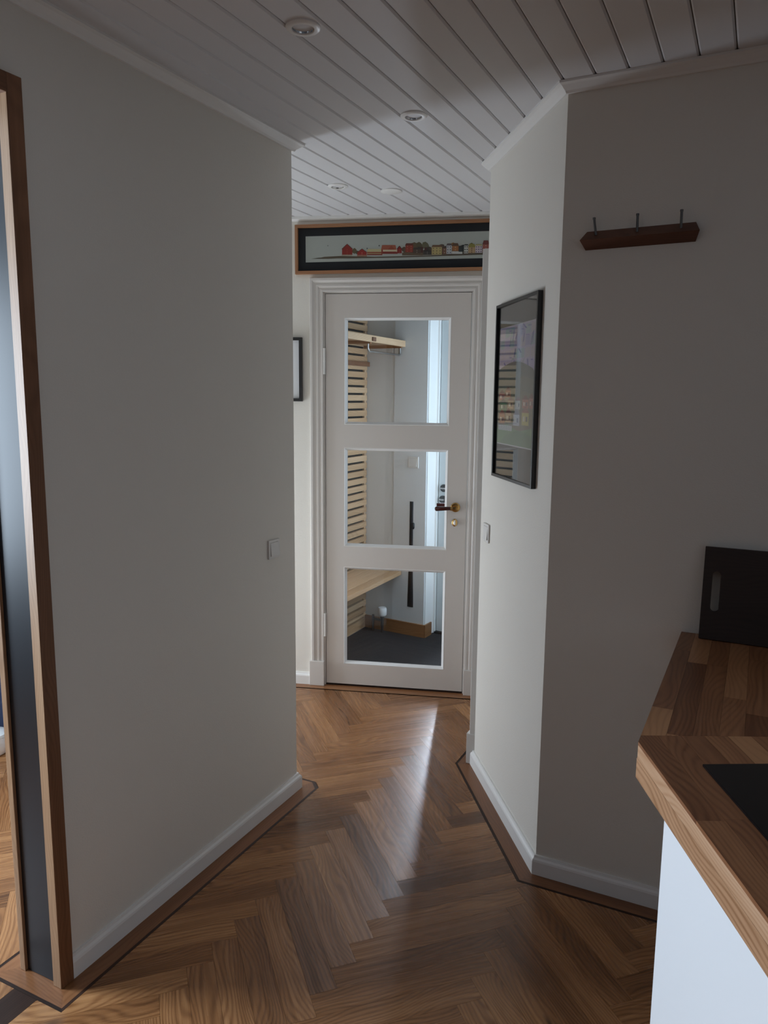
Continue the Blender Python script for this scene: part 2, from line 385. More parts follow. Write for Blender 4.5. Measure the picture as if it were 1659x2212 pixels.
# ------------------------------------------------------------------ floor: parquet
floor = prism('floor', [(-6, -4), (5, -4), (5, 4.05), (-6, 5.3)], -.05, -.009, M_darkgap, kind='structure')
OFF, LINE = .064, .009        # border board width from the wall, inlay strip
def half(p, n): return (Vector(p).xy, Vector(n).xy)     # inside: (q-p).n < 0
def clip_in(poly, hp):
    p0, n = hp; out = []
    for i in range(len(poly)):
        a, b = poly[i], poly[(i + 1) % len(poly)]; da, db = (a - p0).dot(n), (b - p0).dot(n)
        if da < 0: out.append(a)
        if da * db < 0: out.append(a + (b - a) * (da / (da - db)))
    return out
def area(p): return abs(sum(p[i].x * p[(i + 1) % len(p)].y - p[(i + 1) % len(p)].x * p[i].y for i in range(len(p)))) / 2 if len(p) > 2 else 0
def minus(polys, conv):
    res = []
    for poly in polys:
        rest = poly
        for p0, n in conv:
            outp = clip_in(rest, (p0, -n)); rest_in = clip_in(rest, (p0, n))
            if area(outp) > 2e-6: res.append(outp)
            rest = rest_in
            if area(rest) < 2e-6: rest = []; break
    return res
def obstacles(d):
    """convex blocks the parquet field keeps away from, grown by d"""
    right = [half(W3 + nW * d, nW), half(W2 + nW2 * d, nW2), half(W3 - VB * d, -VB)]
    back = [half(oD + nD * (d - .012), nD)]
    dn = d - .018
    part = [half(ab(PA0 - dn - .022, 0), -VA), half(ab(PA1 + d, 0), VA), half(ab(0, PB1 + d), VB), half(ab(0, PB0 - d), -VB),
            half(ab(PA1 + d, PB1 + d - .035), (VA + VB).normalized())]
    return [right, back, part]
H_W, H_L = .0724, .484
xh = Vector((math.sin(AZ + PI / 4), math.cos(AZ + PI / 4), 0)); yh = Vector((math.sin(AZ - PI / 4), math.cos(AZ - PI / 4), 0))
HO = Vector((.0295, 2.906, 0)) - xh * H_L - yh * H_W
obs = obstacles(OFF + LINE + .0006)
THRESH = (-1.597, -1.515)
thr = [half(ab(PA0 - .075, 0), VA), half(ab(-.62, 0), -VA), half(ab(0, THRESH[1] + .0006), VB), half(ab(0, THRESH[0] - .0006), -VB)]
planks = []
for j in range(-9, 8):
    for kk in range(-70, 70):
        for typ in (0, 1):
            if typ == 0: x0, x1, y0, y1 = kk * H_W + j * H_L, kk * H_W + j * H_L + H_L, kk * H_W - j * H_L, (kk + 1) * H_W - j * H_L
            else: x0, x1, y0, y1 = kk * H_W + H_L + j * H_L, (kk + 1) * H_W + H_L + j * H_L, (kk + 1) * H_W - H_L - j * H_L, (kk + 1) * H_W - j * H_L
            c = HO + xh * (x0 + x1) / 2 + yh * (y0 + y1) / 2
            ca, cb = c.dot(VA), c.dot(VB)
            if not (-.7 < ca < 4.2 and ROOM_B < cb < 1.3): continue
            g = .00025
            P = [(HO + xh * x + yh * y).xy for x, y in ((x0 + g, y0 + g), (x1 - g, y0 + g), (x1 - g, y1 - g), (x0 + g, y1 - g))]
            polys = [P]
            for ob in obs + [thr]: polys = minus(polys, ob)
            if not polys: continue
            v = c - Vector((0, 0, CZ)); zz = v.dot(fwd)
            px = (v.dot(rt) / zz * FPX / 830 if zz > .1 else 9); py = (-v.dot(up) / zz * FPX / 1106 if zz > .1 else 9)
            seen = abs(px) < 1.2 and abs(py) < 1.25 and zz > .3 and not (ca > a2 + .1 and cb > -.5) and not (cb < -1.75 and px > -.95)
            planks.append((0 if seen else 1, c.length, typ, (x0, y0), polys, len(polys) == 1 and len(polys[0]) == 4 and abs(area(polys[0]) - H_L * H_W) < 8e-4))
planks.sort(key=lambda t: (t[0], t[1]))
def plank_geo(typ, o, polys, whole):
    V, F, U = [], [], []
    ku, kv = random.uniform(0, 60), random.uniform(0, 60)
    for poly in polys:
        n0 = len(V); n = len(poly)
        if sum(poly[i].x * poly[(i + 1) % n].y - poly[(i + 1) % n].x * poly[i].y for i in range(n)) < 0: poly = poly[::-1]
        cen = sum(poly, Vector((0, 0))) / n
        rings = [(0, -.008), (0, 0.0)]
        for ins, z in rings:
            for q in poly:
                d = Vector((q.x, q.y, 0)) - HO; lx, ly = d.dot(xh), d.dot(yh)
                if ins:
                    dc = cen - q; e1, e2 = dc.dot(xh.xy), dc.dot(yh.xy)
                    q = q + xh.xy * math.copysign(ins, e1) + yh.xy * math.copysign(ins, e2)
                V.append((q.x, q.y, z)); U.append((lx + ku, ly + kv) if typ == 0 else (ly + ku, lx + kv))
        R = len(rings)
        for r in range(R - 1):
            for i in range(n): F.append((n0 + r * n + i, n0 + r * n + (i + 1) % n, n0 + (r + 1) * n + (i + 1) % n, n0 + (r + 1) * n + i))
        F.append(tuple(n0 + (R - 1) * n + i for i in range(n)))
    return V, F, U
SV, SF, SU, SR = [], [], [], []
for i, (sn, dist, typ, o, polys, whole) in enumerate(planks):
    V, F, U = plank_geo(typ, o, polys, whole); r = random.gauss(.5, .17)
    if sn == 0 and i < 290: put('parquet_plank', V, F, M_oak, floor, uvs=U, rnd=r)
    else:
        n0 = len(SV); SV += V; SU += U; SF += [tuple(x + n0 for x in f) for f in F]; SR += [r] * len(F)
put('parquet_rest', SV, SF, M_oak, floor, kind='stuff', uvs=SU, rnd=SR)
# border boards and dark inlay strips
def border(chain, side, ends=(0, 0), start=.0, off=OFF):
    P = [Vector((p[0], p[1])) for p in chain]
    def nrm(d): d = d.normalized(); return Vector((d.y, -d.x)) * side
    n = len(P); M = []
    for i in range(n):
        ns = ([nrm(P[i] - P[i - 1])] if i else []) + ([nrm(P[i + 1] - P[i])] if i < n - 1 else [])
        M.append(ns[0] if len(ns) == 1 else (ns[0] + ns[1]) / (1 + ns[0].dot(ns[1])))
    for nm, o0, o1, m in (('border_board', start, off - .0006, M_border), ('inlay_strip', off, off + LINE, M_wenge)):
        for i in range(n - 1):
            d = (P[i + 1] - P[i]); L = d.length; d.normalize()
            k = random.uniform(0, 40); q = [P[i] + M[i] * o0, P[i + 1] + M[i + 1] * o0, P[i + 1] + M[i + 1] * o1, P[i] + M[i] * o1]
            V = [(p.x, p.y, z) for z in (-.008, 0) for p in q]
            U = [((p - P[i]).dot(d) + k, (p - P[i]).dot(Vector((-d.y, d.x))) + k) for z in (0, 1) for p in q]
            put(nm, V, [(3, 2, 1, 0), (4, 5, 6, 7), (0, 1, 5, 4), (1, 2, 6, 5), (2, 3, 7, 6), (3, 0, 4, 7)], m, floor, uvs=U, rnd=random.random())
border([xy(WL), xy(W4), xy(W3), xy(W2), xy(R2E)], 1)
# around the partition (far end corner is cut off)
dn = OFF - .018 + .022
q = OFF + LINE
cut = .035
b_o = [ab(PA0 - dn + .0, PB1 + OFF), ab(PA1 + OFF - cut, PB1 + OFF), ab(PA1 + OFF, PB1 + OFF - cut), ab(PA1 + OFF, PB0 - OFF), ab(PA0 - dn, PB0 - OFF)]
def ring(name, inner, outer, m, zt=0):
    for i in range(len(inner)):
        j = (i + 1) % len(inner); qd = [inner[i], inner[j], outer[j], outer[i]]
        d = (outer[j] - outer[i]); 
        if d.length < 1e-4: continue
        d.normalize(); k = random.uniform(0, 40)
        V = [(p.x, p.y, z) for z in (-.008, zt) for p in qd]
        U = [((p - qd[0]).dot(d) + k, (p - qd[0]).dot(Vector((-d.y, d.x, 0))) + k) for z in (0, 1) for p in qd]
        put(name, V, [(3, 2, 1, 0), (4, 5, 6, 7), (0, 1, 5, 4), (1, 2, 6, 5), (2, 3, 7, 6), (3, 0, 4, 7)], m, floor, uvs=U, rnd=random.random())
inn = [ab(PA0 - .0, PB1), ab(PA1 - .001, PB1), ab(PA1, PB1 - .001), ab(PA1, PB0), ab(PA0, PB0)]
c2 = cut - LINE * .41
b_l = [ab(PA0 - dn - LINE, PB1 + q), ab(PA1 + q - c2 - LINE * .0, PB1 + q), ab(PA1 + q, PB1 + q - c2), ab(PA1 + q, PB0 - q), ab(PA0 - dn - LINE, PB0 - q)]
ring('border_board', inn, b_o, M_border); ring('inlay_strip', b_o, b_l, M_wenge)
ta = PA0 - dn - LINE - .0006
V = [ab(a, b, z) for z in (-.008, 0) for a, b in ((ta, THRESH[0]), (ta, THRESH[1]), (-.62, THRESH[1]), (-.62, THRESH[0]))]
put('threshold_strip', V, [(3, 2, 1, 0), (4, 5, 6, 7), (0, 1, 5, 4), (1, 2, 6, 5), (2, 3, 7, 6), (3, 0, 4, 7)], M_wenge, floor, uvs=uvify([(v.dot(VA), v.dot(VB), v.z) for v in V], 'x'), rnd=.6)

# ------------------------------------------------------------------ opening in the left wall: oak lining with a black panel
jamb = thing('trim_4', ab(PA0 - .01, -1.56), kind='structure')
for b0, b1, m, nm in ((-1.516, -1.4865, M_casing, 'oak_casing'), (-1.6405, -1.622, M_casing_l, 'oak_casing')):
    box(nm, FAB, 1.191, 1.229, b0, b1, 0, 2.172, m, jamb, bevel=.0015, grain='z')
    box('oak_head', FAB, -.60, 1.191, b0, b1, 2.131, 2.172, m, jamb, bevel=.0015, grain='x')
    box(nm, FAB, -.642, -.60, b0, b1, 0, 2.172, m, jamb, bevel=.0015, grain='z')
box('oak_edge', FAB, 1.1895, 1.1925, -1.5155, -1.4885, 0.001, 2.131, M_casing_l, jamb, grain='z')
box('lining_panel', FAB, 1.199, PA0, -1.622, -1.5165, .001, 2.14, M_panel, jamb)
box('lining_panel', FAB, -.64, -.61, -1.622, -1.5165, .001, 2.14, M_panel, jamb)
box('head_panel', FAB, -.61, 1.199, -1.622, -1.5165, 2.14, 2.172, M_panel, jamb)

# ------------------------------------------------------------------ glazed door with casing
door = thing('door_1', FD.p(.355, -.02, 0), kind='structure'); door['label'] = 'white door with three stacked glass panes'
holes = [(.0965, .6175, 1.3585, 1.8765), (.0960, .6165, .7425, 1.2445), (.0950, .6160, .1190, .6365)]
frame_mesh('door_leaf', FD, (0.003, DW - .003, .010, DH - .004), holes, -.040, -.001, M_door, door, bevel=.0012)
for h in holes:
    pn = box('glass_pane', FD, h[0] + .004, h[1] - .004, -.022, -.018, h[2] + .004, h[3] - .004, M_glass, door)
    # bevelled glazing bead round the pane (front and back)
    V, F = [], []
    for y0, y1 in ((-.002, -.018), (-.039, -.022)):
        n0 = len(V)
        for (ins, y) in ((0, y1), (0, y0), (.003, y0 + (.0015 if y0 > -.02 else -.0015)), (.014, y1)):
            for x, z in ((h[0] + ins, h[2] + ins), (h[1] - ins, h[2] + ins), (h[1] - ins, h[3] - ins), (h[0] + ins, h[3] - ins)): V.append(FD.p(x, y, z))
        for r in range(4):
            for i in range(4): F.append((n0 + r * 4 + i, n0 + r * 4 + (i + 1) % 4, n0 + ((r + 1) % 4) * 4 + (i + 1) % 4, n0 + ((r + 1) % 4) * 4 + i))
    put('glazing_bead', V, F, M_trim, pn)
for z0, z1 in ((1.607, 1.727), (.268, .385)):
    hg = tube('hinge', [FD.p(-.003, .006, z0), FD.p(-.003, .006, z1)], .0065, M_trim, door, 12)
    for z in (z0 + .0, (z0 + z1) / 2, z1): lathe('hinge_ring', FD.p(-.003, .006, z - .003), (0, 0, 1), [(.0075, 0), (.0075, .006)], M_trim, hg, 12)
hx, hz = .657, .9605
hd = lathe('rosette', FD.p(hx, 0, hz), nD, [(.0235, 0), (.0235, .004), (.020, .008), (.012, .009), (.0095, .014), (.0095, .045), (.011, .052), (0.002, .053)], M_brass, door)
hd['label'] = 'round brass rosette with lever'
tube('lever', [FD.p(hx - .006, .044, hz), FD.p(hx - .02, .046, hz), FD.p(hx - .05, .047, hz - .001), FD.p(hx - .09, .046, hz - .003), FD.p(hx - .096, .045, hz - .004)], [.007, .0085, .0095, .0115, .008], M_lever, hd, 14)
tube('lever_collar', [FD.p(hx - .012, .045, hz), FD.p(hx - .022, .046, hz)], .0105, M_brass, hd, 14)
hb = lathe('rosette', FD.p(hx, -.041, hz), -nD, [(.0235, 0), (.0235, .004), (.012, .008), (.0095, .012), (.0095, .045), (.002, .05)], M_brass, door)
tube('lever', [FD.p(hx - .006, -.085, hz), FD.p(hx - .05, -.088, hz - .001), FD.p(hx - .1, -.087, hz - .004)], [.007, .0095, .011], M_lever, hb, 14)
es = lathe('escutcheon', FD.p(.655, 0, .8845), nD, [(.019, 0), (.019, .003), (.014, .006), (.002, .0065)], M_brass, door, sx=.72)
tube('keyhole_cover', [FD.p(.655, .005, .897), FD.p(.655, .009, .884), FD.p(.655, .007, .873)], [.004, .006, .004], M_chrome, es, 10)
# lining of the opening (behind the casing)
lin = thing('trim_5', FD.p(.355, 0, 0), kind='structure')
box('jamb_lining', FD, -.012, 0.0005, -.12, -.0005, 0, DH + .001, M_archi, lin); box('jamb_lining', FD, DW - .0005, DW + .012, -.12, -.0005, 0, DH + .001, M_archi, lin)
box('head_lining', FD, -.012, DW + .012, -.12, -.0005, DH - .001, DH + .014, M_archi, lin)
box('door_sill', FD, .0005, DW - .0005, -.12, -.001, -.009, .004, M_wenge, lin, grain='x')
# moulded architrave: profile across its width (t from inner edge outwards, y out)
PROF = [(0, 0), (0, .011), (.004, .013), (.010, .013), (.013, .010), (.020, .010), (.026, .0145), (.034, .0145), (.038, .011), (.044, .012), (.054, .019), (.064, .019), (.066, .017), (.066, 0)]
V, F = [], []
xi0, xi1, zt = -.006, DW + .006, DH + .004
for t, y in PROF: V += [FD.p(xi0 - t, y, .131), FD.p(xi0 - t, y, zt + t), FD.p(xi1 + t, y, zt + t), FD.p(xi1 + t, y, .131)]
for i in range(len(PROF) - 1):
    for q in range(3): F.append((i * 4 + q, i * 4 + q + 1, (i + 1) * 4 + q + 1, (i + 1) * 4 + q))
F += [tuple(i * 4 for i in range(len(PROF))), tuple(i * 4 + 3 for i in range(len(PROF)))]
put('architrave', V, F, M_archi, lin)
for x0, x1 in ((-.082, -.005), (DW + .005, DW + .082)): box('plinth_block', FD, x0, x1, 0, .024, 0, .132, M_archi, lin, bevel=.002)
# doorway in the passage side wall, seen edge on
sd = thing('trim_6', FSW.p(.3, 0, 0), kind='structure')
pf = [(0, 0), (.07, 0), (.07, .012), (.062, .014), (.03, .02), (.01, .024), (.003, .024), (0, .022)]
SWL = (W4 - W3).length
def cas(x0, flip, z0, z1):
    pts = [(x0 + (.07 - x if flip else x), y) for x, y in pf]; n = len(pts)
    V = [FSW.p(x, y, z) for z in (z0, z1) for x, y in pts]
    put('architrave', V, [tuple(range(n)), tuple(range(n, 2 * n))] + [(i, (i + 1) % n, n + (i + 1) % n, n + i) for i in range(n)], M_trim, sd)
cas(.001, False, .13, 2.047); cas(SWL - .075, True, .13, 2.047)
box('plinth_block', FSW, 0, .075, 0, .036, 0, .13, M_trim, sd, bevel=.002); box('plinth_block', FSW, SWL - .08, SWL - .01, 0, .03, 0, .13, M_trim, sd, bevel=.002)
box('architrave', FSW, .071, SWL - .076, 0, .02, 1.98, 2.047, M_trim, sd)
d3 = box('door_3', FSW, .073, SWL - .078, .001, .008, .006, 1.978, M_trim, kind='structure')
for z0, z1 in ((.15, .85), (1.0, 1.85)): frame_mesh('panel_moulding', FSW, (.14, SWL - .14, z0, z1), [(.16, SWL - .16, z0 + .02, z1 - .02)], .008, .013, M_trim, d3)

# ------------------------------------------------------------------ entry behind the door
E1 = Vector((-.111, 4.833, 0)); ds = Vector((math.sin(math.radians(25.6)), math.cos(math.radians(25.6)), 0))
de = Vector((math.sin(math.radians(121.2)), math.cos(math.radians(121.2)), 0)); dse = Vector((ds.y, -ds.x, 0))
FS = Fr(E1, ds, dse)                 # slatted wall: x towards the back corner (0), y into the entry
FE = Fr(E1, de, Vector((-ds.x, -ds.y, 0)) * 1.0)      # back wall: x to the right, y towards the viewer
nE = Vector((de.y, -de.x, 0)); FE = Fr(E1, de, nE if nE.y < 0 else -nE)
EU = .430                            # where the back wall ends at the reveal
rv = Vector((math.sin(math.radians(30)), math.cos(math.radians(30)), 0))
box('wall_entry_left', FS, -.95, .1, -.15, -.035, 0, 2.36, M_entrywall, kind='structure')
RVL = .15
cE = FE.p(EU, 0); cR = cE + rv * RVL
prism('wall_entry_back', [xy(FE.p(-.1, 0)), xy(FE.p(.198, 0)), xy(FE.p(.200, .006)), xy(FE.p(EU, .006)), xy(cR), xy(FE.p(-.1, 0) + rv * .2)], 0, 2.36, M_entrywall, kind='structure')
# white lining of the reveal and the entrance door
rvn = Vector((rv.y, -rv.x, 0)); FV = Fr(cE + Vector((0, 0, 0)), rv, rvn)
trim7 = box('trim_7', FV, .004, RVL, 0.001, .006, .0, 2.2, M_trim, kind='structure')
FX = Fr(cR, de, FE.ey)               # plane of the entrance door
d2 = thing('door_2', FX.p(.5, 0, 0), kind='structure'); d2['label'] = 'white entrance door seen through the glass'
box('door_frame', FX, 0.004, .018, -.02, .035, 0, 2.2, M_trim, d2)
G0, G1 = .100, .138
frame_mesh('door_leaf', FX, (.022, .92, .012, 1.955), [(G0, G1, .28, 1.62)], -.03, .018, M_entdoor, d2, bevel=.001)
box('head_frame', FX, .018, .95, -.02, .035, 1.960, 2.2, M_trim, d2)
box('glass_pane', FX, G0, G1, -.008, -.003, .28, 1.62, M_glass, d2)
box('door_sill', FX, .018, .95, -.03, .04, .0, .010, M_darkgap, d2)
for z, q in ((.937, 0), (.866, 1)):
    lk = lathe('lock_cylinder', FX.p(.058 - .006 * q, .018, z), FX.ey, [(.024, 0), (.024, .006), (.019, .010), (.017, .010), (.016, .008), (.002, .008)], M_darksteel, d2)
    box('thumb_turn', Fr(FX.p(.058 - .006 * q, .018, z), FX.ex, FX.ey), -.016, .016, .008, .024, -.005, .005, M_steel, lk, bevel=.002)
# rest of the entry room
EW = FX.p(.95, 0); EN = FD.p(1.25, -.12)
prism('wall_entry_outer', [xy(FX.p(.93, .035)), xy(FX.p(1.3, .035)), xy(FX.p(1.3, -.1)), xy(FX.p(.93, -.1))], 0, 2.36, M_entrywall, kind='structure')
box('wall_entry_head', FX, 0, 1.3, -.1, -.02, 2.2, 2.36, M_entrywall, kind='structure')
prism('wall_entry_right', [xy(FX.p(1.2, .035)), xy(FD.p(1.28, -.05)), xy(FD.p(1.38, -.05)), xy(FX.p(1.3, .035))], 0, 2.36, M_entrywall, kind='structure')
prism('wall_entry_side', [xy(FD.p(-.35, -.12)), xy(FS.p(-.94, -.035)), xy(FS.p(-.94, -.1)), xy(FD.p(-.45, -.12))], 0, 2.36, M_entrywall, kind='structure')
area_light('daylight_entrance_glass', FX.p((G0 + G1) / 2, -.012, .95), Vector((-.14, -.985, -.26)), G1 - G0, 1.30, 12, (.76, .86, 1.0), 96)
pw = FX.p(1.12, .60, 1.45)
area_light('fill_passage_floor', pw, Vector((-.30, 3.45, 0)) - pw, .30, .6, 14, (.95, .96, 1.0), 75)  # added fill lamp aimed at the passage floor; no window here
area_light('daylight_entry_side', (FX.p(1.15, .27, 1.4)), -de, .36, 1.3, 19, (.60, .80, 1))
cp = prism('carpet', [xy(FE.p(.001, .001)), xy(FE.p(EU + .002, .007)), xy(cR + de * .004), xy(FX.p(1.19, .036)), xy(FD.p(1.2, -.121)), xy(FD.p(-.22, -.121)), xy(FS.p(-.86, .001))], -.012, 0.0, M_carpet)
tag(cp, 'charcoal fitted carpet on the entry floor behind the glazed door', 'carpet')
oakb = vprism('baseboard_entry', FE, [(0, 0), (EU + .008, 0), (EU + .008, .082), (0, .082)], .0065, .016, M_oakbase, kind='structure', grain='x')
FVb = Fr(cE + FE.ey * .006, rv, rvn)
box('baseboard_reveal', FVb, -.008, .085, .0065, .016, 0, .082, M_oakbase, kind='structure', grain='x')
# slatted wall panel
sp = thing('slatted_wall_panel', FS.p(-.5, -.01, 0), 'light oak slatted wall panel in the entry, seen through the door panes', 'wall panel')
box('backing_board', FS, -.93, -.001, -.034, -.020, 0, 2.34, M_darkgap, sp)
box('corner_batten', FS, -.026, -.001, -.020, -.007, 0, 2.34, M_slat, sp, grain='z')
box('base_slat', FS, -.93, -.002, -.020, 0, 0, .060, M_slat, sp, grain='x')
z = 1.134
while z > .08: z -= .0472
zz0 = z
while z + .0472 < 2.34:
    box('slat', FS, -.93, -.004, -.020, 0, max(.0735, z + .0068), z + .0472 - .0068, M_slat, sp, grain='x'); z += .0472
# hat shelf, rail
hs = thing('hat_shelf', FS.p(-.3, .14, 1.8), 'light oak hat shelf with a metal clothes rail on the slatted wall', 'shelf')
box('shelf_board', FS, -.86, -.012, .002, .254, 1.806, 1.826, M_slat, hs, bevel=.002, grain='x')
box('front_edge', FS, -.86, -.012, .254, .272, 1.795, 1.832, M_slat, hs, bevel=.003, grain='x')
for x in (-.05, -.46): box('shelf_bracket', FS, x - .008, x + .008, .003, .2535, 1.788, 1.8055, M_oakbase, hs, grain='y')
box('rail_mount', FS, -.485, -.445, .2725, .280, 1.800, 1.822, M_casing, hs, bevel=.002, grain='x')
lathe('end_cap', FS.p(-.012, .264, 1.813), ds, [(.019, 0), (.019, .008), (.014, .011), (.002, .011)], M_casing, hs, 16)
tube('clothes_rail', [FS.p(-.46, .235, 1.805), FS.p(-.46, .235, 1.767), FS.p(-.453, .235, 1.753), FS.p(-.44, .235, 1.748), FS.p(-.05, .235, 1.748), FS.p(-.032, .235, 1.753), FS.p(-.03, .235, 1.768), FS.p(-.03, .235, 1.805)], .0058, M_steel, hs, 10)
box('peg_rail', FS, -.93, -.0005, .001, .016, 1.681, 1.708, M_casing, sp, grain='x')
# bench
bn = thing('entry_bench', FS.p(-.5, .13, 0), 'light oak wall bench below the clothes rail in the entry', 'bench')
for i in range(4): box('bench_board', FS, -.80, -.035, .001 + i * .0665, .066 + i * .0665 - .001 * (i < 3), .384, .410, M_slat, bn, bevel=.0015, grain='x')
for x in (-.12, -.70): box('bench_bracket', FS, x - .015, x + .015, .002, .22, .366, .384, M_blackplastic, bn)
# light switch, shoehorn, heating valve on the back wall
def switch(fr, x, z, label, s=.080, name='light_switch', y0=0):
    t = thing(name, fr.p(x, y0, z), label, 'light switch')
    frame_mesh('switch_frame', fr, (x - s / 2, x + s / 2, z - s / 2, z + s / 2), [(x - s * .36, x + s * .36, z - s * .36, z + s * .36)], y0, y0 + .0065, M_switch, t, bevel=.0015)
    V = [fr.p(x + sx * s * .35, y0 + y, z + sz * s * .35) for sx, sz, y in ((-1, -1, .0105), (1, -1, .0105), (1, 1, .006), (-1, 1, .006))] + [fr.p(x + sx * s * .35, y0 + .001, z + sz * s * .35) for sx, sz in ((-1, -1), (1, -1), (1, 1), (-1, 1))]
    put('rocker', V, [(0, 1, 2, 3), (4, 5, 6, 7), (0, 1, 5, 4), (1, 2, 6, 5), (2, 3, 7, 6), (3, 0, 4, 7)], M_switch, t)
    return t
switch(FE, .343, 1.100, 'white light switch on the entry wall, seen through the middle pane', .070, y0=.006)
n = 10; V, F = [], []
for (z, hw) in ((.184, .021), (.25, .020), (.40, .016), (.60, .0125), (.66, .0125), (.80, .012), (.857, .0125)):
    V += [FE.p(.334 + sx * hw, y, z) for sx, y in ((-1, .0085), (-.4, .013), (.4, .013), (1, .0085))]
for i in range(6):
    for q in range(4): F.append((i * 4 + q, i * 4 + (q + 1) % 4, (i + 1) * 4 + (q + 1) % 4, (i + 1) * 4 + q))
F += [(0, 1, 2, 3), (24, 25, 26, 27)]
sh = put('shoehorn', V, F, M_blackplastic); tag(sh, 'long black tapered shoehorn hanging on the entry wall', 'shoehorn')
lathe('clip', FE.p(.349, .010, .705), (0, 0, 1), [(.004, -.02), (.008, -.012), (.008, .012), (.004, .02)], M_blackplastic, sh, 10)
hv = thing('radiator_valve', FE.p(.157, .04, 0), 'white radiator thermostat head on dark pipes, low in the entry corner', 'valve')
lathe('thermostat_head', FE.p(.157, .055, .108), (0, 0, 1), [(.020, 0), (.026, .006), (.029, .012), (.029, .045), (.025, .056), (.002, .057)], M_white, hv, 24)
tube('valve_body', [FE.p(.157, .055, .030), FE.p(.157, .055, .075), FE.p(.157, .055, .108)], [.010, .010, .016], M_darksteel, hv)
tube('pipe', [FE.p(.157, .055, 0), FE.p(.157, .055, .04)], .009, M_darksteel, hv); tube('pipe', [FE.p(.085, .05, 0), FE.p(.085, .05, .105)], .008, M_darksteel, hv)
tube('pipe', [FE.p(.085, .05, .078), FE.p(.157, .055, .078)], .007, M_darksteel, hv)

# ------------------------------------------------------------------ pictures
def ink_mesh(name, polys, fr_pt, parent, dim=1.0):
    """flat print: list of (points, colour), later ones lie a hair in front"""
    V, F, C = [], [], []
    for i, (pts, c) in enumerate(polys):
        n0 = len(V); V += [fr_pt(x, z, i) for x, z in pts]; F.append(tuple(range(n0, n0 + len(pts)))); C.append(c)
    o = put(name, V, F, M_ink, parent, fmat=[0] * len(F))
    at = o.data.attributes.new('ink', 'FLOAT_COLOR', 'FACE')
    for i, c in enumerate(C): at.data[i].color = (*[q * dim for q in c], 1)
    return o
def lin(r, g, b): f = lambda c: (c / 255 / 12.92) if c < 10 else ((c / 255 + .055) / 1.055) ** 2.4; return (f(r), f(g), f(b))
# long panorama above the door; slightly rising to the right
pan = thing('panorama_picture', FD.p(.355, .01, 2.08), 'long oak framed panorama of a waterside town, hanging above the glazed door', 'picture')
px0, px1 = -.143, .862
def tz(x, z): return z + (x - px0) * .006
def pbox(nm, x0, x1, z0, z1, y0, y1, m, grain=None):
    lv = [(x, y, tz(x, z)) for z in (z0, z1) for x, y in ((x0, y0), (x1, y0), (x1, y1), (x0, y1))]
    return put(nm, [FD.p(*v) for v in lv], [(3, 2, 1, 0), (4, 5, 6, 7), (0, 1, 5, 4), (1, 2, 6, 5), (2, 3, 7, 6), (3, 0, 4, 7)], m, pan, uvs=uvify(lv, grain) if grain else None, rnd=random.random() if grain else None, bevel=.001)
Z0, Z1 = 2.080, 2.309; fw_ = .0145
pbox('frame_bar', px0, px1, Z0, Z0 + fw_, .001, .022, M_frame, 'x'); pbox('frame_bar', px0, px1, Z1 - fw_, Z1, .001, .022, M_frame, 'x')
pbox('frame_bar', px0, px0 + fw_, Z0 + fw_, Z1 - fw_, .001, .022, M_frame, 'z'); pbox('frame_bar', px1 - fw_, px1, Z0 + fw_, Z1 - fw_, .001, .022, M_frame, 'z')
pbox('mat_board', px0 + fw_, px1 - fw_, Z0 + fw_, Z1 - fw_, .002, .008, M_matboard)
ux0, ux1, vz0, vz1 = -.0925, .812, 2.1358, 2.2562
def pp(X, Y):      # from the photograph's print to the wall
    s = (X - 147) / 1440.0; base = 390 - 38 * s; h = 204
    return (ux0 + s * .881, vz0 + (base - Y) / h * (vz1 - vz0))
paper = (.50, .535, .49)
P = [([(ux0, vz0), (ux1, vz0), (ux1, vz1), (ux0, vz1)], paper)]
def quad(X0, X1, Y0, Y1, c): P.append(([pp(X0, Y0), pp(X1, Y0), pp(X1, Y1), pp(X0, Y1)], lin(*c)))
def pol(pts, c): P.append(([pp(*q) for q in pts], lin(*c)))
pol([(190, 362), (250, 352), (420, 346), (440, 356), (330, 362)], (92, 90, 72))
pol([(240, 358), (300, 345), (430, 338), (700, 344), (1000, 338), (1240, 330), (1580, 318), (1700, 314), (1700, 322), (1240, 338), (900, 350), (500, 358)], (96, 84, 66))
def tree(X, Y, r, c):
    pol([(X + r * math.cos(t * PI / 4) * random.uniform(.75, 1.1), Y + r * math.sin(t * PI / 4) * random.uniform(.8, 1.15)) for t in range(8)], c)
for X, Y, r, c in ((540, 300, 22, (110, 98, 70)), (560, 310, 16, (92, 84, 62)), (1010, 262, 30, (108, 92, 66)), (1045, 256, 28, (96, 88, 62)), (1095, 258, 30, (112, 108, 82)), (1120, 290, 26, (84, 74, 56)), (930, 288, 20, (88, 72, 54)), (1220, 268, 24, (92, 80, 70)), (1385, 270, 22, (48, 56, 52)), (1450, 262, 26, (128, 122, 62)), (1310, 250, 18, (150, 112, 60)), (1640, 250, 26, (96, 96, 70))): tree(X, Y, r, c)
town = [(925, 334)] + [(925 + i * 22, 300 - 34 * min(1, .35 + .18 * math.sin(i * 1.7) + i * .02) - (i % 3) * 6) for i in range(42)] + [(1840, 312)]
pol(town[:1] + [(x, min(318, y + 12)) for x, y in town[1:-1]] + [(1840, 318)], (98, 88, 74))
for i in range(30):
    x = 930 + i * 26 + random.uniform(-8, 8); hh_ = random.uniform(14, 34); yb = 318 - i * .5
    quad(x, x + random.uniform(12, 24), yb, yb - hh_ - 18, random.choice([(70, 60, 52), (104, 84, 66), (120, 112, 96), (52, 54, 50), (140, 110, 84), (86, 50, 42)]))
